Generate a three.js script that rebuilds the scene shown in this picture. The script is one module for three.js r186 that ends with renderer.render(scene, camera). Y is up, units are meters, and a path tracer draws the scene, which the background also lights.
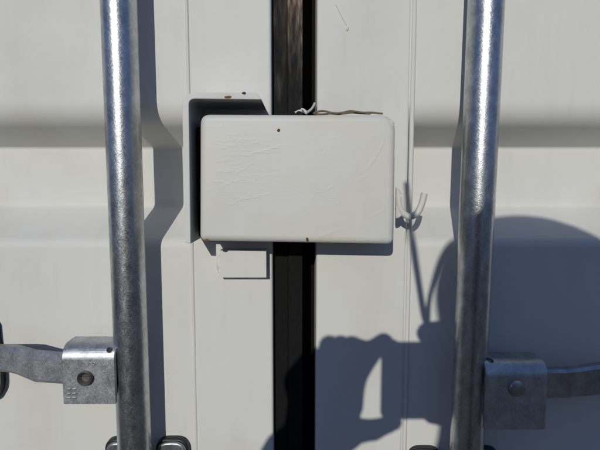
import * as THREE from 'three';
import { mergeGeometries } from 'three/addons/utils/BufferGeometryUtils.js';
import { RoundedBoxGeometry } from 'three/addons/geometries/RoundedBoxGeometry.js';
import { Brush, Evaluator, SUBTRACTION } from 'three-bvh-csg';

// ---------------------------------------------------------------- camera, sky, sun, exposure
const H = 1.50;                     // height of the phone's lens over the ground
const D = 0.487;                    // lens to door face
const FPX = 453, PITCH = 5.37 * Math.PI / 180;
const TX = 0.21, TY = 0.365;        // sun: sideways and upward run per metre in front of the doors
const scene = new THREE.Scene();
const camera = new THREE.PerspectiveCamera(2 * Math.atan(225 / FPX) * 180 / Math.PI, 4 / 3, 0.01, 3000);
camera.position.set(0, H, D);
camera.rotation.x = -PITCH;
scene.add(camera);
const sunDir = new THREE.Vector3(-TX, TY, 1).normalize();
// clear low-sun sky: blue overhead, paler to the horizon, a wide soft glow about the sun
const skyTex = (() => {
  const w = 256, h = 128, d = new Float32Array(w * h * 4), v = new THREE.Vector3();
  for (let j = 0; j < h; j++) for (let i = 0; i < w; i++) {
    const el = ((j + 0.5) / h - 0.5) * Math.PI, az = ((i + 0.5) / w - 0.5) * 2 * Math.PI;
    v.set(Math.cos(el) * Math.cos(az), Math.sin(el), Math.cos(el) * Math.sin(az));
    const t = Math.pow(Math.max(0, Math.sin(el)), 0.5), g = 0.20 * Math.exp(-Math.pow(v.angleTo(sunDir) / 0.42, 2)), k = (j * w + i) * 4;
    d[k] = 0.150 + (0.070 - 0.150) * t + g; d[k + 1] = 0.245 + (0.136 - 0.245) * t + g * 0.97; d[k + 2] = 0.45 + (0.355 - 0.45) * t + g * 0.9; d[k + 3] = 1;
  }
  const x = new THREE.DataTexture(d, w, h, THREE.RGBAFormat, THREE.FloatType);
  x.mapping = THREE.EquirectangularReflectionMapping; x.magFilter = x.minFilter = THREE.LinearFilter; x.needsUpdate = true; return x;
})();
scene.background = skyTex;
scene.environment = skyTex;
const sun = new THREE.DirectionalLight(new THREE.Color(1, 0.975, 0.90), 3.0);
sun.position.copy(sunDir).multiplyScalar(6).add(new THREE.Vector3(0, H, 0));
sun.target.position.set(0, H, 0);
sun.castShadow = true;
sun.shadow.mapSize.set(4096, 4096);
Object.assign(sun.shadow.camera, { left: -2, right: 2, top: 2, bottom: -2, near: 0.1, far: 20 });
sun.shadow.radius = 1;
scene.add(sun, sun.target);
const renderer = new THREE.WebGLRenderer({ antialias: true });
renderer.setSize(1024, 768);
renderer.toneMapping = THREE.LinearToneMapping;
renderer.toneMappingExposure = 0.75;
renderer.shadowMap.enabled = true;

// ---------------------------------------------------------------- helpers
let seed = 20240611;
const rnd = () => { seed = (seed * 1664525 + 1013904223) >>> 0; return seed / 4294967296; };
const sT = Math.sin(PITCH), cT = Math.cos(PITCH);
// a pixel of the 600 x 450 photograph -> the point of the plane z = const that it looks at
function Q(u, v, z = 0) {
  const a = (u - 300) / FPX, b = (v - 225) / FPX;
  const dy = -sT - b * cT, dz = -cT + b * sT, t = (z - D) / dz;
  return new THREE.Vector3(a * t, H + dy * t, z);
}
// a pixel of a shadow on the door face -> the point at depth z that throws it
function S(u, v, z) { const p = Q(u, v, 0); return new THREE.Vector3(p.x - TX * z, p.y + TY * z, z); }

const used = {};
function numbered(n) { used[n] = (used[n] || 0) + 1; return used[n] === 1 ? n : n + '_' + String(used[n] - 1).padStart(3, '0'); }
function thing(name, label, category, extra = {}) {
  const g = new THREE.Group();
  g.name = numbered(name); g.userData = { label, category, ...extra };
  scene.add(g); return g;
}
function part(name, geo, mat, parent, label) {
  const m = new THREE.Mesh(geo, mat);
  m.name = name; m.castShadow = m.receiveShadow = true;
  if (label) m.userData.label = label;
  parent.add(m); return m;
}
// periodic value noise
const P = 256, perm = new Float32Array(P * P); for (let i = 0; i < P * P; i++) perm[i] = rnd();
function vn(x, y, per) {
  const xi = Math.floor(x), yi = Math.floor(y); let fx = x - xi, fy = y - yi;
  fx = fx * fx * (3 - 2 * fx); fy = fy * fy * (3 - 2 * fy);
  const w = (i) => ((i % per) + per) % per;
  const g = (i, j) => perm[(w(j) * 71 + 13) % P * P + (w(i) * 37 + w(j) * 5) % P];
  const a = g(xi, yi), b = g(xi + 1, yi), c = g(xi, yi + 1), d = g(xi + 1, yi + 1);
  return a + (b - a) * fx + (c - a) * fy + (a - b - c + d) * fx * fy;
}
function fbm(x, y, per, oct = 4) { let s = 0, a = 0.5, n = 0; for (let o = 0; o < oct; o++) { s += a * vn(x, y, per); n += a; x *= 2; y *= 2; per *= 2; a *= 0.5; } return s / n; }
function dataTex(n, fn, size, color = false) {       // fn(u, v) in 0..1 -> [r, g, b]; one tile is size metres
  const d = new Uint8Array(n * n * 4);
  for (let j = 0; j < n; j++) for (let i = 0; i < n; i++) {
    const c = fn(i / n, j / n), k = (j * n + i) * 4;
    for (let q = 0; q < 3; q++) d[k + q] = Math.max(0, Math.min(255, (Array.isArray(c) ? c[q] : c) * 255));
    d[k + 3] = 255;
  }
  const t = new THREE.DataTexture(d, n, n);
  t.wrapS = t.wrapT = THREE.RepeatWrapping; t.magFilter = THREE.LinearFilter; t.minFilter = THREE.LinearMipmapLinearFilter; t.generateMipmaps = true;
  if (color) t.colorSpace = THREE.SRGBColorSpace;
  t.repeat.set(1 / size, 1 / size); t.needsUpdate = true; return t;
}
// uv in metres by the face's main axis
function boxUV(g) {
  if (g.index) g = g.toNonIndexed();
  const p = g.attributes.position, uv = new Float32Array(p.count * 2);
  const a = new THREE.Vector3(), b = new THREE.Vector3(), c = new THREE.Vector3(), n = new THREE.Vector3();
  for (let i = 0; i < p.count; i += 3) {
    a.fromBufferAttribute(p, i); b.fromBufferAttribute(p, i + 1); c.fromBufferAttribute(p, i + 2);
    n.subVectors(b, a).cross(c.clone().sub(a));
    const ax = Math.abs(n.x), ay = Math.abs(n.y), az = Math.abs(n.z);
    [a, b, c].forEach((q, k) => {
      const o = (i + k) * 2;
      if (az >= ax && az >= ay) { uv[o] = q.x; uv[o + 1] = q.y; } else if (ax >= ay) { uv[o] = q.z; uv[o + 1] = q.y; } else { uv[o] = q.x; uv[o + 1] = q.z; }
    });
  }
  g.setAttribute('uv', new THREE.BufferAttribute(uv, 2)); return g;
}
// creased normals weighted by area, so that flat faces stay flat beside their bevels
function smooth(g, deg = 40) {
  g = g.clone(); for (const k of Object.keys(g.attributes)) if (k !== 'position') g.deleteAttribute(k);
  if (g.index) g = g.toNonIndexed();
  const p = g.attributes.position, nf = p.count / 3, fn = [], map = new Map(), cd = Math.cos(deg * Math.PI / 180), N = new Float32Array(p.count * 3);
  const a = new THREE.Vector3(), b = new THREE.Vector3(), c = new THREE.Vector3();
  const key = i => Math.round(p.getX(i) * 2e5) + '_' + Math.round(p.getY(i) * 2e5) + '_' + Math.round(p.getZ(i) * 2e5);
  const keys = [];
  for (let f = 0; f < nf; f++) {
    a.fromBufferAttribute(p, f * 3); b.fromBufferAttribute(p, f * 3 + 1); c.fromBufferAttribute(p, f * 3 + 2);
    const n = b.clone().sub(a).cross(c.clone().sub(a)), l = n.length() || 1e-20; fn.push([n.multiplyScalar(1 / l), l]);
    for (let k = 0; k < 3; k++) { const q = key(f * 3 + k); keys.push(q); let m = map.get(q); if (!m) map.set(q, m = []); m.push(f); }
  }
  for (let i = 0; i < p.count; i++) {
    const [n0] = fn[Math.floor(i / 3)]; a.set(0, 0, 0);
    for (const f of map.get(keys[i])) if (fn[f][0].dot(n0) > cd) a.addScaledVector(fn[f][0], fn[f][1]);
    if (a.lengthSq() < 1e-30) a.copy(n0); a.normalize(); N.set([a.x, a.y, a.z], i * 3);
  }
  g.setAttribute('normal', new THREE.BufferAttribute(N, 3)); return boxUV(g);
}
// outline (world xy points) extruded back from zFront
function slab(pts, zFront, depth, bevel = 0.001, seg = 2, deg = 40) {
  const sh = new THREE.Shape(pts.map(p => new THREE.Vector2(p.x, p.y)));
  const g = new THREE.ExtrudeGeometry(sh, { depth: depth - 2 * bevel, bevelEnabled: bevel > 0, bevelSize: bevel, bevelThickness: bevel, bevelOffset: -bevel, bevelSegments: seg, curveSegments: 10 });
  g.translate(0, 0, zFront - depth + bevel); return smooth(g, deg);
}
// polygon with rounded corners, radius per corner
function rounded(pts, r, n = 6) {
  const out = [];
  pts.forEach((p, i) => {
    const R = Array.isArray(r) ? r[i] : r;
    if (R <= 0) { out.push(p.clone()); return; }
    const a = pts[(i + pts.length - 1) % pts.length], b = pts[(i + 1) % pts.length];
    const va = new THREE.Vector2(a.x - p.x, a.y - p.y), vb = new THREE.Vector2(b.x - p.x, b.y - p.y);
    const l = Math.min(R, va.length() * 0.49, vb.length() * 0.49); va.setLength(l); vb.setLength(l);
    for (let k = 0; k <= n; k++) { const t = k / n, s = 1 - t; out.push(new THREE.Vector2(p.x + va.x * s * s + vb.x * t * t, p.y + va.y * s * s + vb.y * t * t)); }
  });
  return out;
}
const poly = (px, z) => px.map(([u, v]) => { const q = Q(u, v, z); return new THREE.Vector2(q.x, q.y); });
// yz profile (points [y, z]) swept along x
function sweepX(prof, x0, x1, bevel = 0.0008) {
  const sh = new THREE.Shape(prof.map(p => new THREE.Vector2(-p.y, p.x)));   // p = (y, z): shape x = -z, y = y
  const g = new THREE.ExtrudeGeometry(sh, { depth: x1 - x0 - 2 * bevel, bevelEnabled: true, bevelSize: bevel, bevelThickness: bevel, bevelOffset: -bevel, bevelSegments: 2 });
  g.rotateY(Math.PI / 2); g.translate(x0 + bevel, 0, 0); return smooth(g, 35);
}
function tube(pts, r, seg = 40, rad = 10) {
  const c = new THREE.CatmullRomCurve3(pts);
  const g = mergeGeometries([new THREE.TubeGeometry(c, seg, r, rad, false).toNonIndexed(),
    ...[0, 1].map(e => { const s = new THREE.SphereGeometry(r * 0.99, 10, 8).toNonIndexed(); s.translate(...pts[e ? pts.length - 1 : 0].toArray()); return s; })]);
  return g;
}
function blob(center, rx, ry, rz, amp = 0.3, sd = 1, f = 3) {
  amp *= 0.7; f *= 0.5;
  const g = new THREE.SphereGeometry(1, 28, 18), p = g.attributes.position, q = new THREE.Vector3();
  for (let i = 0; i < p.count; i++) {
    q.fromBufferAttribute(p, i);
    const k = 1 + amp * (vn(q.x * f + sd * 7.3 + 50, q.y * f + q.z * 2.1 + sd * 3.1 + 50, 256) - 0.5) * 2;
    p.setXYZ(i, center.x + q.x * rx * k, center.y + q.y * ry * k, center.z + q.z * rz * k);
  }
  return smooth(g, 80);
}

// ---------------------------------------------------------------- materials
const paintBump = dataTex(512, (u, v) => 0.6 * fbm(u * 16, v * 16, 16, 5) + 0.4 * fbm(u * 60, v * 20, 20 * 3, 3), 0.12);
const paintRough = dataTex(256, (u, v) => 0.72 + 0.2 * (fbm(u * 6, v * 6, 6, 5) - 0.5) * 2, 0.21);
const grime = dataTex(1024, (u, v) => {
  const a = fbm(u * 5, v * 5, 5, 5), b = fbm(u * 40, v * 7, 40, 4), c = vn(u * 170, v * 170, 170);
  let k = 0.985 - 0.08 * Math.max(0, a - 0.5) - 0.045 * Math.max(0, b - 0.55);
  if (c > 0.993) k -= 0.08;
  return [k, k * (0.997 - 0.02 * Math.max(0, a - 0.5)), k * (0.985 - 0.06 * Math.max(0, a - 0.5))];
}, 0.37, true);
const doorPaint = new THREE.MeshPhysicalMaterial({ color: new THREE.Color().setRGB(0.70, 0.70, 0.675), map: grime, roughness: 1.0, roughnessMap: paintRough, bumpMap: paintBump, bumpScale: 0.00010, specularIntensity: 0.7 });
const boxBumpT = (() => {            // brushed-on paint: bristle lines, runs and scuffs
  const marks = [];
  const add = (x0, y0, x1, y1, w, h) => marks.push([x0, y0, x1, y1, w, h]);
  // in fractions of the box face, v up
  add(0.86, 0.58, 0.94, 0.78, 0.010, 0.9); add(0.90, 0.62, 0.95, 0.80, 0.006, -0.6); add(0.80, 0.52, 0.90, 0.64, 0.004, 0.5);
  add(0.82, 0.49, 0.85, 0.52, 0.012, 0.8); add(0.66, 0.42, 0.68, 0.44, 0.008, 0.7); add(0.63, 0.72, 0.635, 0.725, 0.006, -0.8);
  add(0.70, 0.30, 0.715, 0.31, 0.005, 0.6); add(0.88, 0.20, 0.97, 0.27, 0.008, 0.6); add(0.62, 0.045, 0.72, 0.09, 0.009, 0.8);
  add(0.16, 0.30, 0.26, 0.37, 0.008, 0.7); add(0.22, 0.33, 0.32, 0.36, 0.006, 0.6); add(0.10, 0.55, 0.18, 0.57, 0.014, 0.7);
  add(0.20, 0.55, 0.28, 0.62, 0.010, 0.6); add(0.24, 0.68, 0.42, 0.76, 0.007, 0.8); add(0.30, 0.78, 0.42, 0.74, 0.006, 0.6); add(0.14, 0.46, 0.24, 0.50, 0.009, 0.7);
  for (let i = 0; i < 34; i++) { const x = 0.03 + rnd() * 0.32, y = 0.30 + rnd() * 0.62, l = 0.03 + rnd() * 0.09, a = (rnd() - 0.35) * 0.5; add(x, y, x + l, y + l * a, 0.004 + rnd() * 0.007, 0.2 + rnd() * 0.4); }
  for (let i = 0; i < 30; i++) { const x = 0.35 + rnd() * 0.6, y = 0.06 + rnd() * 0.88, l = 0.01 + rnd() * 0.04, a = (rnd() - 0.5) * 1.5; add(x, y, x + l, y + l * a, 0.002 + rnd() * 0.003, 0.15 + rnd() * 0.25); }
  const n = 1024, d = new Float32Array(n * n);
  for (let j = 0; j < n; j++) for (let i = 0; i < n; i++) { const u = i / n, v = j / n; d[j * n + i] = 0.30 + 0.09 * fbm(u * 8, v * 50, 50, 4) + 0.10 * fbm(u * 24 + v * 6, v * 18, 24, 4) + 0.10 * fbm(u * 3, v * 2, 3, 3); }
  for (const [x0, y0, x1, y1, w_, h] of marks) {
    const w = w_ * 1.4;
    const lx = (x1 - x0) * 1.5, ly = y1 - y0, L = lx * lx + ly * ly;
    for (let j = Math.max(0, Math.floor((Math.min(y0, y1) - w * 3) * n)); j < Math.min(n, (Math.max(y0, y1) + w * 3) * n); j++)
      for (let i = Math.max(0, Math.floor((x0 - w * 3) * n)); i < Math.min(n, (x1 + w * 3) * n); i++) {
        const px = (i / n - x0) * 1.5, py = j / n - y0, t = Math.max(0, Math.min(1, (px * lx + py * ly) / L));
        const wob = (vn(i * 0.05, j * 0.05, 256) - 0.5) * w * 1.6, q = Math.hypot(px - t * lx, py - t * ly + wob) / w;
        if (q < 2) d[j * n + i] += 0.35 * h * Math.exp(-q * q * 1.6) * (0.5 + vn(i * 0.09, j * 0.09, 256));
      }
  }
  return dataTex(n, (u, v) => d[Math.round(v * n) * n + Math.round(u * n)], 1);
})();

// galvanised zinc: spangle, drawn streaks
const zincBump = dataTex(1024, (u, v) => 0.45 * fbm(u * 34, v * 34, 34, 3) + 0.35 * vn(u * 110, v * 110, 110) + 0.2 * vn(u * 240, v * 60, 60), 0.10);
const streak = dataTex(1024, (u, v) => { const a = fbm(u * 40 + v * 24, v * 8, 256, 3), b = fbm(u * 9, v * 9, 9, 3); return Math.max(0, Math.min(1, 0.40 * vn(u * 140, v * 140, 140) + 0.6 * a * (0.3 + b))); }, 0.107);
const zincRough = dataTex(512, (u, v) => { const q = 0.66 + 0.22 * (fbm(u * 14, v * 14, 14, 4) - 0.5) + 0.22 * (vn(u * 90, v * 90, 90) - 0.5); return [q, q, q]; }, 0.083);
const zincColor = dataTex(512, (u, v) => { const q = 0.84 + 0.20 * (fbm(u * 10, v * 10, 10, 5) - 0.5) + 0.08 * (vn(u * 70, v * 50, 50) - 0.5); return [q * 0.985, q, q * 1.01]; }, 0.091, true);
const zinc = new THREE.MeshPhysicalMaterial({ color: new THREE.Color().setRGB(0.74, 0.745, 0.75), map: zincColor, metalness: 1, roughness: 0.74, roughnessMap: zincRough, bumpMap: zincBump, bumpScale: 0.00007 });
const zincRod = zinc.clone(); Object.assign(zincRod, { bumpMap: streak, bumpScale: 0.00011, roughness: 0.52 }); zincRod.color.setRGB(0.74, 0.74, 0.735);
const zincWorn = zinc.clone(); Object.assign(zincWorn, { roughness: 0.6, bumpScale: 0.0001 }); zincWorn.color.setRGB(0.62, 0.61, 0.60);
const castSteel = new THREE.MeshPhysicalMaterial({ color: new THREE.Color().setRGB(0.50, 0.51, 0.52), map: zincColor, metalness: 0.9, roughness: 0.85, roughnessMap: zincRough, bumpMap: zincBump, bumpScale: 0.00016 });
const pinSteel = new THREE.MeshPhysicalMaterial({ color: new THREE.Color().setRGB(0.16, 0.145, 0.13), metalness: 0.8, roughness: 0.55, bumpMap: zincBump, bumpScale: 0.0003 });
const rubberBump = dataTex(512, (u, v) => 0.6 * fbm(u * 50, v * 5, 50, 3) + 0.4 * fbm(u * 20, v * 20, 20, 4), 0.08);
const rubber = new THREE.MeshPhysicalMaterial({ color: new THREE.Color().setRGB(0.007, 0.0065, 0.0065), roughness: 0.85, specularIntensity: 0.35, bumpMap: rubberBump, bumpScale: 0.0004 });
const rubberGrey = rubber.clone(); rubberGrey.color.setRGB(0.011, 0.0105, 0.010);
const gapShade = new THREE.MeshPhysicalMaterial({ color: new THREE.Color().setRGB(0.014, 0.011, 0.009), roughness: 0.95, specularIntensity: 0.4, bumpMap: rubberBump, bumpScale: 0.0006 });  // near-black colour standing in for the shade between box and shroud
const blackPlastic = new THREE.MeshPhysicalMaterial({ color: new THREE.Color().setRGB(0.012, 0.012, 0.013), roughness: 0.5, bumpMap: rubberBump, bumpScale: 0.0002 });
const rust = new THREE.MeshStandardMaterial({ color: new THREE.Color().setRGB(0.22, 0.105, 0.045), roughness: 0.95, bumpMap: rubberBump, bumpScale: 0.0008 });
const rustDark = rust.clone(); rustDark.color.setRGB(0.10, 0.045, 0.02);

// ---------------------------------------------------------------- ground
{
  const gTex = dataTex(1024, (u, v) => { const q = 0.36 + 0.2 * (fbm(u * 30, v * 30, 30, 5) - 0.5) + 0.16 * (fbm(u * 4, v * 4, 4, 3) - 0.5); return [q * 1.04, q, q * 0.93]; }, 3, true);
  const gB = dataTex(512, (u, v) => fbm(u * 50, v * 50, 50, 4), 1.5);
  const g = new THREE.PlaneGeometry(400, 400); g.rotateX(-Math.PI / 2);
  const uv = g.attributes.uv; for (let i = 0; i < uv.count; i++) uv.setXY(i, uv.getX(i) * 400, uv.getY(i) * 400);
  const m = new THREE.Mesh(g, new THREE.MeshStandardMaterial({ color: 0xffffff, map: gTex, roughness: 1, bumpMap: gB, bumpScale: 0.02 }));
  m.name = 'ground'; m.receiveShadow = true; m.userData = { kind: 'structure', label: 'grey brown bare gravel ground before the container', category: 'ground' }; scene.add(m);
}

// ---------------------------------------------------------------- the two container doors
const DOOR_B = 0.16, DOOR_T = 2.50, PANEL_Z = -0.0015, REC_Z = -0.057;
const edgeL = Q(272.2, 200).x, edgeR = Q(316.3, 200).x;              // the gap between the leaves
const seamL = Q(191.3, 182).x, seamR = Q(408.0, 182).x;              // where stile meets panel
const FAR = 1.18;                                                    // hinge side
function panelProfile() {                                             // [y, z] from top to bottom, bends rounded
  const yA = Q(0, 117.5, 0).y, yB = Q(0, 147.6, REC_Z).y, yC = Q(0, 206, REC_Z).y, yD = Q(0, 242, 0).y;
  const key = [];
  key.push([DOOR_T, PANEL_Z, 0]);
  const corr = (dy, r) => key.push([yA + dy, PANEL_Z, r[0]], [yB + dy, REC_Z, r[1]], [yC + dy, REC_Z, r[2]], [yD + dy, PANEL_Z, r[3]]);
  const rr = [0.0190, 0.003, 0.005, 0.008];
  corr(0.55, rr); corr(0, rr); corr(-0.55, rr); corr(-1.0, rr);
  key.push([DOOR_B, PANEL_Z, 0]);
  const pts = rounded(key.map(k => new THREE.Vector2(k[0], k[1])), key.map(k => k[2]), 10);
  const out = [];                                                     // fill the long flats
  for (let i = 0; i < pts.length - 1; i++) {
    const a = pts[i], b = pts[i + 1], n = Math.max(1, Math.round(a.distanceTo(b) / 0.02));
    for (let k = 0; k < n; k++) out.push([a.x + (b.x - a.x) * k / n, a.y + (b.y - a.y) * k / n]);
  }
  out.push([pts[pts.length - 1].x, pts[pts.length - 1].y]); return out;
}
function panelGeo(x0, x1) {
  const pr = panelProfile(), nx = 50, pos = [], uv = [], idx = [];
  const side = (back) => {
    const o = pos.length / 3; let s = 0;
    pr.forEach(([y, z], j) => {
      if (j) s += Math.hypot(y - pr[j - 1][0], z - pr[j - 1][1]);
      for (let i = 0; i <= nx; i++) {
        const x = x0 + (x1 - x0) * i / nx;
        const w = 0.0016 * (fbm(x * 5 + 20, y * 4 + 20, 256, 2) - 0.5) + 0.0005 * (fbm(x * 16 + 9, y * 14 + 4, 256, 2) - 0.5);
        pos.push(x, y, z + w - back); uv.push(x, s);
      }
    });
    for (let j = 0; j < pr.length - 1; j++) for (let i = 0; i < nx; i++) {
      const a = o + j * (nx + 1) + i, b = a + nx + 1;
      if (back) idx.push(a, a + 1, b, b, a + 1, b + 1); else idx.push(a, b, a + 1, b, b + 1, a + 1);
    }
  };
  side(0); side(0.002);
  const g = new THREE.BufferGeometry();
  g.setAttribute('position', new THREE.Float32BufferAttribute(pos, 3)); g.setAttribute('uv', new THREE.Float32BufferAttribute(uv, 2)); g.setIndex(idx);
  g.computeVertexNormals(); return g;
}
function stile(x0, x1) {
  const g = new RoundedBoxGeometry(x1 - x0, DOOR_T - DOOR_B, 0.06, 3, 0.0035); g.translate((x0 + x1) / 2, (DOOR_T + DOOR_B) / 2, -0.03);
  return smooth(g, 60);
}
// paint left on the edge of a stile where it laps the panel
function bead(x, r) {
  const pts = []; for (let i = 0; i <= 60; i++) pts.push(new THREE.Vector3(x + 0.0006 * (fbm(i * 0.7, x * 9 + 3, 256, 2) - 0.5), DOOR_B + (DOOR_T - DOOR_B) * i / 60, PANEL_Z));
  return new THREE.TubeGeometry(new THREE.CatmullRomCurve3(pts), 240, r, 8);
}
const doorL = thing('container_door', 'white corrugated container door carrying the bent lock shroud plate', 'door', { group: 'pair of container doors' });
const doorR = thing('container_door', 'white corrugated container door carrying the lock box and hook', 'door', { group: 'pair of container doors' });
part('stile', stile(seamL, edgeL), doorPaint, doorL);
part('corrugated_panel', panelGeo(-FAR, seamL + 0.01), doorPaint, doorL);
part('seam_bead', bead(seamL - 0.0012, 0.0016), doorPaint, doorL);
part('stile', stile(edgeR, seamR), doorPaint, doorR);
part('corrugated_panel', panelGeo(seamR - 0.01, FAR), doorPaint, doorR);
part('seam_bead', bead(seamR + 0.0030, 0.0026), doorPaint, doorR);
{ // a run of paint on the stile
  const a = Q(336, 5, 0.0003), b = Q(341, 15, 0.0003), c = Q(346.5, 25, 0.0004);
  part('paint_run', mergeGeometries([tube([a, b, c], 0.0007, 12, 6), blob(Q(347, 28, 0.0002), 0.0019, 0.0030, 0.0012, 0.15, 4).toNonIndexed()].map(g => { const q = g.index ? g.toNonIndexed() : g; return q; })), doorPaint, doorR);
}
// the gap: two rubber lips and a dusty brown middle strip
{
  const xa = edgeL, xb = edgeR, w = xb - xa, hh = DOOR_T - DOOR_B, ym = (DOOR_T + DOOR_B) / 2;
  const strip = (x0, x1, z, r = 0.003, d = 0.03) => {
    const g = smooth((() => { const q = new RoundedBoxGeometry(x1 - x0, hh, d, 3, r); q.translate((x0 + x1) / 2, ym, z - d / 2); return q; })(), 60);
    const p = g.attributes.position, uv = g.attributes.uv;
    for (let i = 0; i < p.count; i++) uv.setXY(i, (p.getX(i) - xa) / w, (p.getY(i) - DOOR_B) / hh);
    return g;
  };
  // dried mud above the box, thickest on the middle lip: streaks and blotches with ragged ends
  const muddy = (amt, k0) => {
    const yTop = Q(300, 118).y, rep = rubberBump.clone(); rep.repeat.set(1, 30); rep.needsUpdate = true;
    const map = dataTex(1024, (u, v) => {
      const y = DOOR_B + v * hh, edge = fbm(u * 6, v * 60, 60, 4), st = fbm(u * 16, v * 110, 110, 4), g = fbm(u * 60, v * 400, 200, 3);
      const dirt = Math.max(0, Math.min(1, (y - yTop - 0.030) / 0.07 + (edge - 0.5) * 2.6)) * Math.max(0, Math.min(1, 0.66 + 1.5 * (st - 0.5)));
      const film = y > yTop ? 0.06 : 0, k = k0 + 0.04 * (g - 0.5) + film * (0.6 + 0.8 * (st - 0.5));
      return [k + amt * dirt * (0.34 + 0.26 * (g - 0.5)), k + amt * dirt * (0.275 + 0.23 * (g - 0.5)), k * 0.98 + amt * dirt * (0.225 + 0.20 * (g - 0.5))];
    }, 1, true);
    return new THREE.MeshPhysicalMaterial({ color: 0xffffff, map, roughness: 0.92, specularIntensity: 0.3, bumpMap: rep, bumpScale: 0.0004 });
  };
  part('rubber_gasket', strip(xa - 0.004, xa + w * 0.37, -0.012), muddy(0.4, 0.10), doorL);
  part('rubber_gasket', strip(xa + w * 0.355, xa + w * 0.69, -0.008, 0.0015, 0.06), muddy(1.4, 0.105), doorR, 'rubber lip stained with brown mud');
  part('rubber_gasket', strip(xa + w * 0.66, xb + 0.004, -0.062, 0.003, 0.02), rubber, doorR);
  part('leak_backing', strip(xa - 0.02, xb + 0.02, -0.086, 0.003, 0.012), rubber, doorR);  // added backing, stops sky light leaking between the gasket strips
}
{ // the threshold that carries both leaves
  const t = thing('door_sill', 'white steel sill beam under the two container doors', 'sill');
  const g = new RoundedBoxGeometry(2.44, DOOR_B, 0.14, 3, 0.006); g.translate(0, DOOR_B / 2, -0.05);
  part('beam', smooth(g, 60), doorPaint, t);
}

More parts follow.
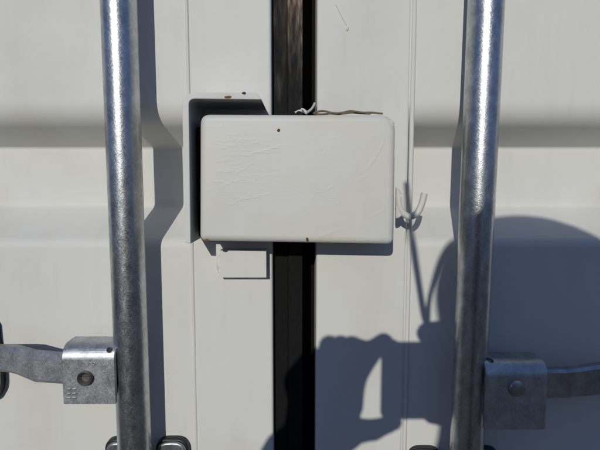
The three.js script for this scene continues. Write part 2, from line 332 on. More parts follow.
// ---------------------------------------------------------------- lock box
const BOX_Z = 0.063;
const boxT = thing('lock_box', 'white painted steel lock box with brush marks across the door gap', 'lock box');
{
  const corners = poly([[199.3, 241.3], [394.2, 244.6], [396.2, 114.8], [199.6, 113.8]], BOX_Z);
  const out = rounded(corners, [0.0062, 0.0065, 0.015, 0.009], 8);
  const n = out.length;
  let face = slab(out, BOX_Z, 0.013, 0.0058, 6, 50);
  // uv over the face for the brush marks
  const p = face.attributes.position, uv = face.attributes.uv, x0 = corners[0].x, x1 = corners[2].x, y0 = corners[0].y, y1 = corners[2].y;
  for (let i = 0; i < p.count; i++) uv.setXY(i, (p.getX(i) - x0) / (x1 - x0), (p.getY(i) - y0) / (y1 - y0));
  const stains = dataTex(1024, (u, v) => {
    const a = fbm(u * 4, v * 4, 4, 5), b = fbm(u * 90, v * 12, 90, 3);
    let k = 0.975 - 0.05 * Math.max(0, a - 0.45) - 0.012 * Math.max(0, b - 0.5);
    const warm = Math.max(0, fbm(u * 3 + 1, v * 3, 3, 4) - 0.4) * 0.10;
    return [k, k * (1 - warm * 0.35), k * (0.985 - warm)];
  }, 1, true);
  const boxPaint = new THREE.MeshPhysicalMaterial({ color: new THREE.Color().setRGB(0.675, 0.67, 0.64), map: stains, roughness: 0.5, bumpMap: boxBumpT, bumpScale: 0.00030 });
  part('front_plate', face, boxPaint, boxT);
  const inset = (d) => poly([[199.3, 241.3], [394.2, 244.6], [396.2, 114.8], [199.6, 113.8]], BOX_Z).map((q, i) => new THREE.Vector2(q.x + (i === 0 || i === 3 ? d : -d), q.y + (i < 2 ? d : -d)));
  const wall = (a, b, c, d, z0) => slab([a, b, c, d], BOX_Z - 0.008, BOX_Z - 0.008 - z0, 0.0006, 1);
  const o = inset(0.0012), w = 0.005;
  part('top_plate', wall(new THREE.Vector2(o[3].x + 0.006, o[3].y - w), new THREE.Vector2(o[2].x - 0.012, o[2].y - w), new THREE.Vector2(o[2].x - 0.012, o[2].y), new THREE.Vector2(o[3].x + 0.006, o[3].y), 0.0005), gapShade, boxT, 'top plate of the box, coloured dark to deepen the shade under the shroud');  // dark colour holds back bounce light, so the flange gap reads as shade
  part('side_plate', wall(new THREE.Vector2(o[1].x - w, o[1].y), o[1], new THREE.Vector2(o[2].x, o[2].y - 0.011), new THREE.Vector2(o[2].x - w, o[2].y - 0.011), 0.0005), boxPaint, boxT);
  part('side_plate', wall(new THREE.Vector2(o[0].x, o[0].y), new THREE.Vector2(o[0].x + w, o[0].y), new THREE.Vector2(o[3].x + w, o[3].y - 0.006), new THREE.Vector2(o[3].x, o[3].y - 0.006), 0.0005), gapShade, boxT, 'side plate of the box with the shade of the gap put into its colour');  // shade of the narrow gap painted into this plate
  const sx = Q(190.6, 180, 0.061).x + 0.0012;
  part('added_light_stop', wall(new THREE.Vector2(sx, o[0].y + 0.001), new THREE.Vector2(o[0].x + 0.0045, o[0].y + 0.001), new THREE.Vector2(o[0].x + 0.0045, o[3].y - 0.008), new THREE.Vector2(sx, o[3].y - 0.008), 0.018).translate(0, 0, -0.0172), gapShade, boxT, 'added dark block that keeps sunlight out of the joint');  // added block: closes the gap to sunlight and darkens it
  // mark of rust and chips
  part('rust_chip', blob(Q(278.6, 130.4, BOX_Z), 0.0014, 0.0015, 0.0006, 0.3, 2), rustDark, boxT);
  part('rust_chip', blob(Q(206, 240.2, BOX_Z - 0.001), 0.0028, 0.0011, 0.0008, 0.5, 6), rust, boxT);
  part('rust_chip', blob(Q(202.5, 237.6, BOX_Z - 0.0040), 0.0016, 0.0018, 0.0012, 0.5, 9), rust, boxT);
  part('rust_chip', blob(Q(307, 239.2, BOX_Z), 0.0011, 0.0018, 0.0006, 0.4, 12), rustDark, boxT);
  part('weld_lump', blob(Q(388, 124, BOX_Z - 0.0024), 0.0055, 0.0045, 0.0021, 0.4, 21, 4), boxPaint, boxT);
  const flake = (c, a, b, tw, sd) => {          // a curled scrap of paint skin
    const g = new THREE.PlaneGeometry(a, b, 10, 6), p = g.attributes.position;
    for (let i = 0; i < p.count; i++) { const x = p.getX(i), y = p.getY(i), e = 1 + 0.5 * (vn(x * 900 + sd, y * 900 + sd, 256) - 0.5); p.setXYZ(i, x * e, y * e, 0.0012 * Math.sin(x * 500 + sd) + 0.0010 * Math.cos(y * 600 + x * 300 + sd)); }
    g.rotateX(-1.0); g.rotateZ(tw); g.translate(c.x, c.y, c.z); return smooth(g, 60);
  };
  part('paint_flake', flake(Q(299.5, 111.6, BOX_Z - 0.028), 0.009, 0.007, 0.1, 21), boxPaint, boxT, 'curled scrap of white paint skin');
  part('paint_flake', flake(Q(304.5, 111.2, BOX_Z - 0.024), 0.008, 0.007, -0.3, 47), boxPaint, boxT, 'curled scrap of white paint skin');
  part('paint_flake', tube([Q(306, 113.2, BOX_Z - 0.020), Q(309.5, 110.8, BOX_Z - 0.032), Q(312.5, 107.6, BOX_Z - 0.045), Q(314.6, 103.6, BOX_Z - 0.058)], 0.0013, 16, 6).scale(1, 1, 1), boxPaint, boxT, 'torn strip of white paint skin');
  // padlock hook on the side
  const hz = 0.036, hk = [[398.5, 197], [399.5, 206], [403.5, 213.5], [410, 216.6], [417, 213], [421.5, 204.5], [424.3, 193.6]].map(([u, v]) => Q(u, v, hz));
  part('hook', smooth(new THREE.TubeGeometry(new THREE.CatmullRomCurve3(hk), 48, 0.0033, 14, false), 50), boxPaint, boxT);
  const cap = new THREE.CylinderGeometry(0.0033, 0.0033, 0.0006, 16); cap.rotateZ(-0.28); cap.translate(hk[6].x, hk[6].y, hk[6].z); part('hook_end', smooth(cap, 40), boxPaint, boxT);
  const tabO = poly([[395.8, 187], [398.6, 188.5], [401.5, 193.5], [404.2, 194.5], [404.6, 212], [400, 217.5], [395.6, 219]], hz);
  part('hook_weld', slab(rounded(tabO, 0.002, 4), hz + 0.002, 0.005, 0.0015, 3), boxPaint, boxT);
}

// ---------------------------------------------------------------- shroud plate on the other leaf
const SH_Z = 0.061;
const shroud = thing('lock_shroud', 'white bent steel shroud plate wrapping the lock box corner', 'shroud');
{
  const outer = poly([[185, 243.2], [181.6, 92.6], [256.5, 92.2], [261.5, 99.4], [188.6, 98.8], [190.6, 243.6]], SH_Z);
  const o = rounded(outer, [0, 0.012, 0.005, 0, 0.006, 0], 8);
  part('bent_plate', slab(o, SH_Z, SH_Z - 0.0004, 0.0009, 3, 35), doorPaint, shroud);
  part('rust_chip', blob(Q(228.5, 97, SH_Z), 0.0034, 0.0013, 0.0008, 0.5, 3), rust, shroud);
  part('rust_chip', blob(Q(244, 93.2, SH_Z), 0.0018, 0.0010, 0.0009, 0.5, 8), rustDark, shroud);
  // small stop welded under it
}
const stop = thing('stop_block', 'small white flat stop block welded below the lock box', 'stop block');
{
  const z = 0.014, o = poly([[219, 277.6], [266.4, 277.6], [266.2, 250], [219.5, 250.6], [220.6, 256], [219, 262], [220.8, 268], [219.4, 273]], z);
  part('plate', slab(o, z, z - 0.0004, 0.0004, 2), doorPaint, stop);
  part('weld_lump', blob(Q(220.5, 265, 0.003), 0.0035, 0.010, 0.004, 0.4, 51, 4), doorPaint, stop);
}
{ // dry stalk lying on the box
  const t = thing('dry_stalk', 'thin brown dry stalk lying on top of the lock box', 'stalk');
  const mat = new THREE.MeshStandardMaterial({ color: new THREE.Color().setRGB(0.30, 0.235, 0.15), roughness: 0.95, bumpMap: rubberBump, bumpScale: 0.0006 });
  const mk = (l) => l.map(([u, v], i) => Q(u, v, BOX_Z - 0.016 + 0.002 * Math.sin(i * 1.9)));
  part('stem', tube(mk([[314, 113.4], [318, 111.6], [325, 111.2], [331, 112.6], [337, 113.2], [343, 112.6], [350, 111], [356, 111.6], [363, 112.6], [372, 112.6], [382, 113.6]]), 0.0010, 60, 8), mat, t);
  part('stem', tube(mk([[315, 114], [322, 114.2], [331, 113.6], [338, 114], [345, 113.4], [351, 112.6], [360, 113.2], [370, 113.8]]), 0.0009, 60, 8), mat, t);
}

// ---------------------------------------------------------------- locking rods with brackets and handles
const ROD_Z = 0.030, ROD_R = 0.017;
function cyl(r, y0, y1, x, z, seg = 64) {
  const g = new THREE.CylinderGeometry(r, r, y1 - y0, seg, 1, true), uv = g.attributes.uv;
  for (let i = 0; i < uv.count; i++) uv.setXY(i, uv.getX(i) * 2 * Math.PI * r, uv.getY(i) * (y1 - y0));
  g.translate(x, (y0 + y1) / 2, z); return g;
}
// bracket: channel with a rolled top; u0..u1, vTop of the flat face, vBot
function bracket(u0, u1, vT, vB, zf, holeU, holeV, parent, mat) {
  const x0 = Q(u0, vB, zf).x, x1 = Q(u1, vB, zf).x, yT = Q(u0, vT, zf).y, yB = Q(u0, vB, zf).y, R = 0.015, w = 0.005;
  const yy = yT + R * 0.55, prof = [];
  prof.push(new THREE.Vector2(yB, zf - w), new THREE.Vector2(yB, zf));
  for (let k = 0; k <= 10; k++) { const a = k / 10 * Math.PI / 2; prof.push(new THREE.Vector2(yy - R + R * Math.sin(a), zf - R + R * Math.cos(a))); }
  prof.push(new THREE.Vector2(yy, 0.022), new THREE.Vector2(yy - w, 0.022));
  for (let k = 10; k >= 0; k--) { const a = k / 10 * Math.PI / 2, r = R - w; prof.push(new THREE.Vector2(yy - R + r * Math.sin(a), zf - R + r * Math.cos(a))); }
  let g = sweepX(prof, x0, x1, 0.0012);
  const c = Q(holeU, holeV, zf - 0.003), h = new THREE.CylinderGeometry(0.0032, 0.0032, 0.03, 16); h.rotateX(Math.PI / 2 - 0.6);
  const A = new Brush(g), B = new Brush(h); B.position.copy(c); A.updateMatrixWorld(); B.updateMatrixWorld();
  const ev = new Evaluator(); ev.attributes = ['position', 'normal', 'uv'];
  const r = ev.evaluate(A, B, SUBTRACTION); g = smooth(r.geometry, 35);
  return part('bracket', g, mat, parent);
}
function pin(u, v, zf, r, parent, dome) {
  const c = Q(u, v, zf);
  const prof = dome ? [[0, 0.0042], [r * 0.62, 0.0040], [r * 0.84, 0.0032], [r * 0.96, 0.0016], [r, 0], [r, -0.02]] : [[0, 0.0004], [r * 0.5, 0.0008], [r * 0.72, 0.0030], [r * 0.9, 0.0044], [r, 0.0036], [r, -0.02]];
  const g = new THREE.LatheGeometry(prof.reverse().map(([a, b]) => new THREE.Vector2(a, b)), 32); g.rotateX(Math.PI / 2); g.translate(c.x, c.y, c.z);
  return part('pin', smooth(g, 30), dome ? zincWorn : pinSteel, parent);
}
// bar lofted through sections [u, vTopFront, vBotFront, zFront, thickness]
function bar(secs, ch) {
  const rings = secs.map(([u, vt, vb, zf, th]) => {
    const a = Q(u, vt, zf), b = Q(u, vb, zf), x = a.x;
    return [[a.y, zf - ch], [a.y - ch, zf], [b.y + ch, zf], [b.y, zf - ch], [b.y, zf - th + ch], [b.y + ch, zf - th], [a.y - ch, zf - th], [a.y, zf - th + ch]].map(([y, z]) => [x, y, z]);
  });
  const pos = [], idx = [], m = 8; rings.forEach(r => r.forEach(q => pos.push(...q)));
  for (let i = 0; i < rings.length - 1; i++) for (let k = 0; k < m; k++) { const a = i * m + k, b = i * m + (k + 1) % m; idx.push(a, b, a + m, b, b + m, a + m); }
  const e = (rings.length - 1) * m; for (let k = 1; k < m - 1; k++) { idx.push(0, k + 1, k); idx.push(e, e + k, e + k + 1); }
  const g = new THREE.BufferGeometry(); g.setAttribute('position', new THREE.Float32BufferAttribute(pos, 3)); g.setIndex(idx);
  return smooth(g, 28);
}
const rodL = thing('locking_rod', 'galvanised locking rod beside the bent shroud plate, with handle bracket', 'locking rod', { group: 'vertical locking rods on the doors' });
const rodR = thing('locking_rod', 'galvanised locking rod beside the white padlock hook, with handle bracket', 'locking rod', { group: 'vertical locking rods on the doors' });
const xL = Q(125.2, 182, ROD_Z).x, xR = Q(478.2, 182, ROD_Z).x;
part('tube', cyl(ROD_R, 0.05, 2.6, xL, ROD_Z), zincRod, rodL);
{ const g = cyl(ROD_R, -1.45, 1.1, 0, 0); g.rotateZ(-0.0075); g.translate(xR, H, ROD_Z); part('tube', g, zincRod, rodR); }
// sunny one
bracket(63.3, 116, 354, 404, 0.050, 109.3, 349.5, rodL, zinc);
pin(86, 377.4, 0.050, 0.0075, rodL, false);
part('handle', bar([[-150, 352, 372, 0.042, 0.018], [-60, 349, 371, 0.042, 0.018], [4, 348, 374, 0.043, 0.016], [12, 348.5, 376, 0.044, 0.016], [31, 353, 384, 0.045, 0.014], [64, 355.5, 386, 0.045, 0.013], [95, 357, 387, 0.044, 0.012]], 0.0045), castSteel, rodL);
for (const v of [389, 393.4, 397.6]) for (const u of [66.8, 72.2]) { const a = Q(u, v, 0.050), g = new RoundedBoxGeometry(0.0043, 0.0014, 0.0014, 2, 0.0005); g.translate(a.x + 0.002, a.y, 0.0501); part('raised_mark', smooth(g, 40), zincWorn, rodL); }
part('weld_lump', blob(Q(117, 377, 0.034), 0.004, 0.026, 0.010, 0.2, 71, 4), zincWorn, rodL);
{ const m = Q(92, 364, 0.050); part('stamped_mark', tube([[-4.5, 1], [-2, -1.2], [0.2, 0.6], [2.2, 1.6], [3.6, -0.4], [2, -1.8], [0.4, -0.6]].map(([a, b]) => new THREE.Vector3(m.x + a * 0.0009, m.y - b * 0.0009, 0.0500)), 0.0006, 30, 6), zincWorn, rodL); }
// shaded one
bracket(484, 545.3, 371, 429.5, 0.052, 493.2, 358.5, rodR, zinc);
pin(516.5, 388, 0.052, 0.0085, rodR, true);
part('handle', bar([[510, 371, 401, 0.044, 0.012], [545, 370.5, 400.5, 0.045, 0.012], [565, 370.5, 400.5, 0.0455, 0.012], [582, 369, 399, 0.0455, 0.012], [602, 366, 397, 0.045, 0.013], [680, 362, 392, 0.043, 0.015], [760, 362, 388, 0.042, 0.016]], 0.0028), zincWorn, rodR);
for (const v of [406, 411, 416, 421]) for (const u of [528, 533.2]) { const a = Q(u, v, 0.052), g = new RoundedBoxGeometry(0.0036, 0.0010, 0.0012, 2, 0.0004); g.translate(a.x + 0.002, a.y, 0.0521); part('raised_mark', smooth(g, 40), zincWorn, rodR); }
part('weld_lump', blob(Q(486.5, 399, 0.034), 0.004, 0.027, 0.012, 0.25, 81, 4), zincWorn, rodR);

// ---------------------------------------------------------------- rod guides and the handle keeper
function guide(x, yTop, label, halfW) {
  const t = thing('rod_guide', label, 'rod guide', { group: 'rod guides bolted to the doors' });
  const lobe = (cx, w, h, in_, z, d, b, name, mat) => {
    const pts = [new THREE.Vector2(cx - w + in_, yTop - h), new THREE.Vector2(cx + w - in_, yTop - h), new THREE.Vector2(cx + w - in_, yTop - in_), new THREE.Vector2(cx - w + in_, yTop - in_)];
    part(name, slab(rounded(pts, [0.006, 0.006, 0.014, 0.014], 8), z, d, b, 3), mat, t);
  };
  for (const s of [-1, 1]) {
    const cx = x + s * halfW;
    lobe(cx, 0.0185, 0.09, 0, 0.0065, 0.0105, 0.002, 'rubber_pad', blackPlastic);
    lobe(cx, 0.0185, 0.087, 0.0022, 0.010, 0.005, 0.0022, 'clamp_plate', zincWorn);
    const b = new THREE.CylinderGeometry(0.0085, 0.009, 0.006, 20); b.rotateX(Math.PI / 2); b.translate(cx, yTop - 0.024, 0.0120); part('bolt_head', smooth(b, 30), zincWorn, t);
  }
  const strap = new THREE.TorusGeometry(ROD_R + 0.004, 0.0035, 10, 32); strap.rotateX(Math.PI / 2); strap.translate(x, yTop - 0.045, ROD_Z); part('collar', strap, zincWorn, t);
}
guide(xL + 0.0040, Q(170, 441, 0.010).y, 'black edged rod guide on the rod beside the shroud plate', 0.0285);
guide(xR - 0.006, Q(440, 451, 0.010).y, 'black edged rod guide on the rod beside the padlock hook', 0.0325);
{
  const t = thing('handle_keeper', 'black handle keeper loop behind the sunlit cast handle', 'handle keeper');
  const o = poly([[-40, 322], [-7, 323], [-5, 345], [-2, 352], [-0.5, 390], [-6, 402], [-40, 402]], 0.010);
  part('backing_pad', slab(rounded(o, [0.004, 0.004, 0.004, 0.006, 0.012, 0.010, 0.006], 6), 0.010, 0.0150, 0.002, 3), blackPlastic, t);
  const i = poly([[-38, 352], [-8, 352], [-3, 360], [-2, 388], [-7, 398], [-38, 398]], 0.014);
  part('keeper_plate', slab(rounded(i, 0.006, 6), 0.014, 0.006, 0.002, 3), zincWorn, t);
}

// ---------------------------------------------------------------- the phone and the person who holds it
const phone = thing('phone', 'dark phone held level in front of the doors', 'phone');
const PHZ = D + 0.003;
{
  const c = [S(381, 341, PHZ), S(381, 417.5, PHZ)];
  const y1 = c[0].y, y0 = c[1].y, x0 = c[0].x, x1 = x0 + 0.160;
  const dark = new THREE.MeshPhysicalMaterial({ color: new THREE.Color().setRGB(0.02, 0.02, 0.022), roughness: 0.35 });
  const pts = rounded([new THREE.Vector2(x0, y0), new THREE.Vector2(x1, y0), new THREE.Vector2(x1, y1), new THREE.Vector2(x0, y1)], 0.009, 8);
  part('case', slab(pts, PHZ + 0.0085, 0.0085, 0.002, 3), dark, phone);
  part('screen', slab(rounded([new THREE.Vector2(x0 + 0.004, y0 + 0.004), new THREE.Vector2(x1 - 0.004, y0 + 0.004), new THREE.Vector2(x1 - 0.004, y1 - 0.004), new THREE.Vector2(x0 + 0.004, y1 - 0.004)], 0.006, 8), PHZ + 0.0091, 0.0006, 0.0002, 1), new THREE.MeshPhysicalMaterial({ color: new THREE.Color().setRGB(0.01, 0.01, 0.012), roughness: 0.1 }), phone);
  const l = new THREE.TorusGeometry(0.005, 0.0012, 10, 28); l.translate(0, H, PHZ - 0.0003); part('lens_ring', l, dark, phone);
}
// signed distance figures, meshed with surface nets
const V = (x, y, z) => new THREE.Vector3(x, y, z);
function cap(p, a, b, ra, rb) {
  const bx = b.x - a.x, by = b.y - a.y, bz = b.z - a.z, px = p[0] - a.x, py = p[1] - a.y, pz = p[2] - a.z;
  const t = Math.max(0, Math.min(1, (px * bx + py * by + pz * bz) / (bx * bx + by * by + bz * bz + 1e-12)));
  return Math.hypot(px - bx * t, py - by * t, pz - bz * t) - (ra + (rb - ra) * t);
}
const ell = (p, c, r) => { const x = (p[0] - c.x) / r.x, y = (p[1] - c.y) / r.y, z = (p[2] - c.z) / r.z, k = Math.hypot(x, y, z); return (k - 1) * Math.min(r.x, r.y, r.z); };
const smin = (a, b, k) => { const h = Math.max(0, k - Math.abs(a - b)) / k; return Math.min(a, b) - h * h * k * 0.25; };
function nets(f, lo, hi, h) {
  const n = [0, 1, 2].map(i => Math.ceil((hi[i] - lo[i]) / h) + 1), N = n[0] * n[1] * n[2], F = new Float32Array(N);
  const id = (i, j, k) => i + n[0] * (j + n[1] * k);
  for (let k = 0; k < n[2]; k++) for (let j = 0; j < n[1]; j++) for (let i = 0; i < n[0]; i++) F[id(i, j, k)] = f([lo[0] + i * h, lo[1] + j * h, lo[2] + k * h]);
  const vi = new Int32Array(N).fill(-1), pos = [], idx = [];
  for (let k = 0; k < n[2] - 1; k++) for (let j = 0; j < n[1] - 1; j++) for (let i = 0; i < n[0] - 1; i++) {
    let c = 0, sx = 0, sy = 0, sz = 0; const v = [];
    for (let q = 0; q < 8; q++) v.push(F[id(i + (q & 1), j + (q >> 1 & 1), k + (q >> 2))]);
    for (let a = 0; a < 8; a++) for (const s of [1, 2, 4]) if (!(a & s)) {
      const b = a | s; if ((v[a] < 0) !== (v[b] < 0)) { const t = v[a] / (v[a] - v[b]); c++; sx += (a & 1) + (s === 1 ? t : 0); sy += (a >> 1 & 1) + (s === 2 ? t : 0); sz += (a >> 2) + (s === 4 ? t : 0); }
    }
    if (c) { vi[id(i, j, k)] = pos.length / 3; pos.push(lo[0] + (i + sx / c) * h, lo[1] + (j + sy / c) * h, lo[2] + (k + sz / c) * h); }
  }
  const quad = (a, b, c, d, flip) => { if (a < 0 || b < 0 || c < 0 || d < 0) return; if (flip) idx.push(a, c, b, a, d, c); else idx.push(a, b, c, a, c, d); };
  for (let k = 1; k < n[2] - 1; k++) for (let j = 1; j < n[1] - 1; j++) for (let i = 1; i < n[0] - 1; i++) {
    const s = F[id(i, j, k)] < 0;
    if (s !== F[id(i + 1, j, k)] < 0) quad(vi[id(i, j - 1, k - 1)], vi[id(i, j, k - 1)], vi[id(i, j, k)], vi[id(i, j - 1, k)], !s);
    if (s !== F[id(i, j + 1, k)] < 0) quad(vi[id(i - 1, j, k - 1)], vi[id(i - 1, j, k)], vi[id(i, j, k)], vi[id(i, j, k - 1)], !s);
    if (s !== F[id(i, j, k + 1)] < 0) quad(vi[id(i - 1, j - 1, k)], vi[id(i, j - 1, k)], vi[id(i, j, k)], vi[id(i - 1, j, k)], !s);
  }
  const g = new THREE.BufferGeometry(); g.setAttribute('position', new THREE.Float32BufferAttribute(pos, 3)); g.setIndex(idx); g.computeVertexNormals(); return g;
}
const person = thing('person', 'person in a dark hooded jacket standing with a phone raised', 'person');
{
  const skin = new THREE.MeshPhysicalMaterial({ color: new THREE.Color().setRGB(0.42, 0.25, 0.18), roughness: 0.6 });
  const cloth = new THREE.MeshStandardMaterial({ color: new THREE.Color().setRGB(0.035, 0.038, 0.05), roughness: 0.95 });
  const denim = new THREE.MeshStandardMaterial({ color: new THREE.Color().setRGB(0.04, 0.055, 0.10), roughness: 0.95 });
  const leather = new THREE.MeshStandardMaterial({ color: new THREE.Color().setRGB(0.05, 0.035, 0.025), roughness: 0.7 });
  const hc = S(528, 290, 0.85);                                   // middle of the head
  const neck = V(hc.x, hc.y - 0.165, 0.875), chest = V(hc.x, hc.y - 0.34, 0.90), belly = V(hc.x, hc.y - 0.56, 0.90), hip = V(hc.x, hc.y - 0.74, 0.91);
  const shL = V(hc.x - 0.175, hc.y - 0.265, 0.90), shR = V(hc.x + 0.175, hc.y - 0.255, 0.90);
  const wrL = S(297, 463, 0.560), wrR = S(545, 425, 0.56);
  const elL = V(hc.x - 0.27, hc.y - 0.46, 0.755), elR = V(hc.x + 0.30, hc.y - 0.45, 0.765);
  const leg = (s) => [V(hc.x + s * 0.09, hc.y - 0.80, 0.91), V(hc.x + s * 0.11, 0.50, 0.90), V(hc.x + s * 0.12, 0.09, 0.94)];
  const lL = leg(-1), lR = leg(1);
  const head = (p) => {
    let d = ell(p, V(hc.x, hc.y - 0.015, hc.z), V(0.076, 0.09, 0.09));
    d = smin(d, ell(p, V(hc.x, hc.y - 0.06, hc.z - 0.025), V(0.056, 0.065, 0.062)), 0.04);
    d = smin(d, cap(p, V(hc.x, hc.y + 0.005, hc.z - 0.092), V(hc.x, hc.y - 0.032, hc.z - 0.110), 0.008, 0.013), 0.012);
    for (const s of [-1, 1]) { d = Math.max(d, -(ell(p, V(hc.x + s * 0.032, hc.y + 0.012, hc.z - 0.102), V(0.018, 0.012, 0.014)))); d = smin(d, ell(p, V(hc.x + s * 0.032, hc.y + 0.011, hc.z - 0.084), V(0.012, 0.012, 0.012)), 0.003); d = smin(d, ell(p, V(hc.x + s * 0.078, hc.y - 0.005, hc.z + 0.008), V(0.010, 0.030, 0.018)), 0.008); }
    d = smin(d, ell(p, V(hc.x, hc.y - 0.064, hc.z - 0.083), V(0.024, 0.009, 0.010)), 0.006);
    return smin(d, cap(p, V(hc.x, hc.y - 0.08, hc.z + 0.01), neck, 0.055, 0.06), 0.03);
  };
  const body = (p, o = 0) => {
    let d = cap(p, chest, belly, 0.125, 0.115);
    d = smin(d, cap(p, V(shL.x + 0.03, shL.y - 0.03, shL.z), V(shR.x - 0.03, shR.y - 0.03, shR.z), 0.072, 0.072), 0.08);
    d = smin(d, cap(p, neck, V(neck.x, neck.y - 0.08, neck.z + 0.01), 0.06, 0.075), 0.06);
    d = smin(d, cap(p, belly, hip, 0.12, 0.135), 0.06);
    return d - o;
  };
  const arms = (p, o = 0) => {
    let d = 9;
    for (const [a, b, c] of [[shL, elL, wrL], [shR, elR, wrR]]) { const e = smin(cap(p, a, b, 0.056, 0.043), cap(p, b, c, 0.043, 0.028), 0.03); d = Math.min(d, e); }
    return d - o;
  };
  const legs = (p, o = 0) => { let d = 9; for (const l of [lL, lR]) d = Math.min(d, smin(cap(p, l[0], l[1], 0.085, 0.058), cap(p, l[1], l[2], 0.058, 0.040), 0.03)); return d - o; };
  // hands: each finger its own chain, rooted in the palm
  const fz = PHZ + 0.006;
  const handL = (p) => {
    const k = [[S(305, 372, 0.525), S(322, 356, 0.518)], [S(322, 356, 0.518), S(346, 350, 0.513)]];
    let d = smin(cap(p, S(297, 463, 0.560), S(320, 408, 0.530), 0.030, 0.032), cap(p, S(324, 408, 0.530), S(334, 376, 0.520), 0.036, 0.030), 0.02);
    d = smin(d, cap(p, S(303, 385, 0.532), S(312, 368, 0.526), 0.024, 0.019), 0.012);
    d = smin(d, cap(p, S(318, 452, 0.548), S(342, 438, 0.530), 0.026, 0.018), 0.012);
    d = smin(d, cap(p, S(346.5, 404, 0.522), S(347.5, 386, 0.518), 0.0185, 0.0185), 0.01);
    d = smin(d, cap(p, S(351, 380, 0.515), S(369, 358, 0.507), 0.0150, 0.0100), 0.006);
    const ch = (pts, rr) => { let e = 9; for (let i = 0; i < pts.length - 1; i++) e = smin(e, cap(p, pts[i], pts[i + 1], rr[i], rr[i + 1]), 0.003); return e; };
    d = smin(d, ch([S(338, 365, 0.512), S(352, 348, 0.506), S(370, 352, fz), S(384, 343, fz)], [0.0135, 0.0125, 0.0110, 0.0110]), 0.008);     // index over the top edge
    d = smin(d, ch([S(328, 362, 0.522), S(341, 347, 0.522), S(362, 357, 0.518), S(376, 350, 0.512)], [0.0130, 0.0120, 0.0100, 0.0088]), 0.004);  // middle
    d = smin(d, ch([S(322, 372, 0.532), S(330, 346.5, 0.538), S(347, 358, 0.540), S(357, 372, 0.535)], [0.0125, 0.0115, 0.0098, 0.0085]), 0.004); // ring, curled
    d = smin(d, ch([S(312, 378, 0.545), S(312, 357, 0.552), S(330, 366, 0.554), S(341, 378, 0.549)], [0.0115, 0.0108, 0.0090, 0.0080]), 0.004);   // little, curled
    d = smin(d, ch([S(332, 426, 0.532), S(352, 431, 0.520), S(373, 430, 0.505), S(394, 422.5, fz)], [0.0185, 0.0160, 0.0118, 0.0090]), 0.010);  // thumb under the bottom edge
    return d;
  };
  const handR = (p) => {
    let d = cap(p, S(545, 425, 0.56), S(541, 388, 0.530), 0.028, 0.030);
    const ch = (pts, rr) => { let e = 9; for (let i = 0; i < pts.length - 1; i++) e = smin(e, cap(p, pts[i], pts[i + 1], rr[i], rr[i + 1]), 0.003); return e; };
    d = smin(d, ch([S(540, 368, 0.522), S(520, 338, 0.512), S(458, 330.5, fz), S(428, 333.5, fz)], [0.0135, 0.0130, 0.0130, 0.0125]), 0.008);
    d = smin(d, ch([S(546, 372, 0.535), S(540, 346, 0.530), S(518, 346, 0.522), S(503, 352, 0.512)], [0.0130, 0.0112, 0.0098, 0.0086]), 0.004);
    d = smin(d, ch([S(551, 380, 0.546), S(549, 355, 0.545), S(530, 352, 0.540), S(517, 362, 0.532)], [0.0125, 0.0108, 0.0094, 0.0084]), 0.004);
    d = smin(d, ch([S(553, 390, 0.556), S(556, 368, 0.558), S(541, 362, 0.554), S(528, 370, 0.548)], [0.0115, 0.0100, 0.0086, 0.0078]), 0.004);
    d = smin(d, ch([S(534, 412, 0.545), S(518, 426, 0.525), S(470, 424, 0.508), S(430, 417.5, fz)], [0.0160, 0.0135, 0.0105, 0.0070]), 0.010);
    return d;
  };
  const B = mergeGeometries([
    nets(p => Math.min(smin(body(p), head(p), 0.03), arms(p), legs(p)), [hc.x - 0.42, 0.02, 0.45], [hc.x + 0.46, hc.y - 0.10, 1.12], 0.014),
    nets(p => Math.max(head(p), 0), [0, 0, 0], [0.002, 0.002, 0.002], 0.001),
    nets(p => head(p), [hc.x - 0.11, hc.y - 0.14, hc.z - 0.15], [hc.x + 0.11, hc.y + 0.13, hc.z + 0.12], 0.004),
    nets(handL, [S(290, 0, 0.5).x - 0.06, S(0, 450, 0.53).y - 0.06, 0.478], [S(400, 0, 0.5).x + 0.03, S(0, 325, 0.5).y + 0.04, 0.60], 0.0032),
    nets(handR, [S(418, 0, 0.5).x - 0.03, S(0, 435, 0.55).y - 0.06, 0.478], [S(560, 0, 0.5).x + 0.05, S(0, 325, 0.5).y + 0.04, 0.62], 0.0032),
  ].filter(g => g.attributes.position.count));
  part('body', B, skin, person);
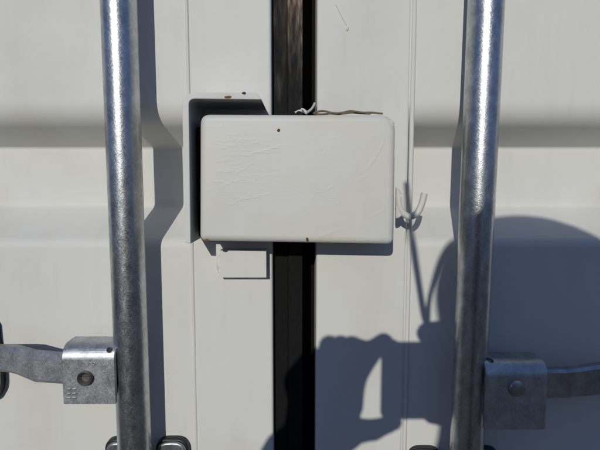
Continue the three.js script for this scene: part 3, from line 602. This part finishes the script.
  // jacket with its hood up; the hood is open towards the doors
  const hood = (p) => {
    let d = ell(p, V(hc.x + 0.003, hc.y + 0.002, hc.z + 0.006), V(0.098, 0.087, 0.098));
    d = smin(d, cap(p, V(hc.x, hc.y - 0.03, hc.z + 0.015), V(hc.x + 0.002, hc.y - 0.13, hc.z + 0.03), 0.083, 0.099), 0.05);
    d = smin(d, cap(p, V(hc.x - 0.04, hc.y - 0.21, 0.89), V(hc.x + 0.07, hc.y - 0.20, 0.89), 0.058, 0.07), 0.04);
    return Math.max(d, -ell(p, V(hc.x, hc.y - 0.015, hc.z - 0.10), V(0.072, 0.098, 0.10)));
  };
  const jacket = (p) => { let d = smin(smin(body(p, 0.012), arms(p, 0.014), 0.05), hood(p), 0.03); d = Math.max(d, -(p[1] - (hip.y - 0.06))); return d; };
  part('jacket', nets(p => Math.max(jacket(p), Math.min(0.02 - Math.hypot(p[0] - wrL.x, p[1] - wrL.y, p[2] - wrL.z), 9)), [hc.x - 0.44, hip.y - 0.1, 0.48], [hc.x + 0.48, hc.y + 0.13, 1.12], 0.010), cloth, person);
  part('trousers', nets(p => { const d = Math.min(legs(p, 0.012), cap(p, hip, V(hip.x, hip.y - 0.04, hip.z), 0.143, 0.135)); return Math.max(d, 0.07 - p[1]); }, [hc.x - 0.3, 0.03, 0.7], [hc.x + 0.3, hip.y + 0.16, 1.12], 0.014), denim, person);
  for (const l of [lL, lR]) part('shoe', nets(p => { let d = smin(ell(p, V(l[2].x, 0.045, l[2].z), V(0.046, 0.05, 0.055)), ell(p, V(l[2].x, 0.032, l[2].z - 0.11), V(0.045, 0.038, 0.085)), 0.05); return Math.max(d, 0.002 - p[1]); }, [l[2].x - 0.08, -0.02, l[2].z - 0.24], [l[2].x + 0.08, 0.14, l[2].z + 0.1], 0.008), leather, person);
  // cord: from the hood down to the phone, then a loop standing up from it
  const cord = thing('cord', 'thin dark cord looped above the phone', 'cord');
  const pts = [S(462, 236, 0.80), S(451, 243, 0.74), S(441, 258, 0.66), S(434, 280, 0.58), S(429, 303, 0.53), S(427, 325, 0.512), S(424, 318, 0.505), S(418.5, 285, 0.50), S(413, 250, 0.50), S(409, 212, 0.505), S(406.5, 186, 0.53), S(407, 190, 0.57), S(412, 228, 0.575), S(416, 258, 0.56), S(421, 292, 0.54), S(427, 328, 0.515)];
  part('strand', tube(pts, 0.0027, 160, 8), cloth, cord);
}
scene.traverse(o => { if (o.isMesh) { o.castShadow = true; o.receiveShadow = true; } });
renderer.render(scene, camera);
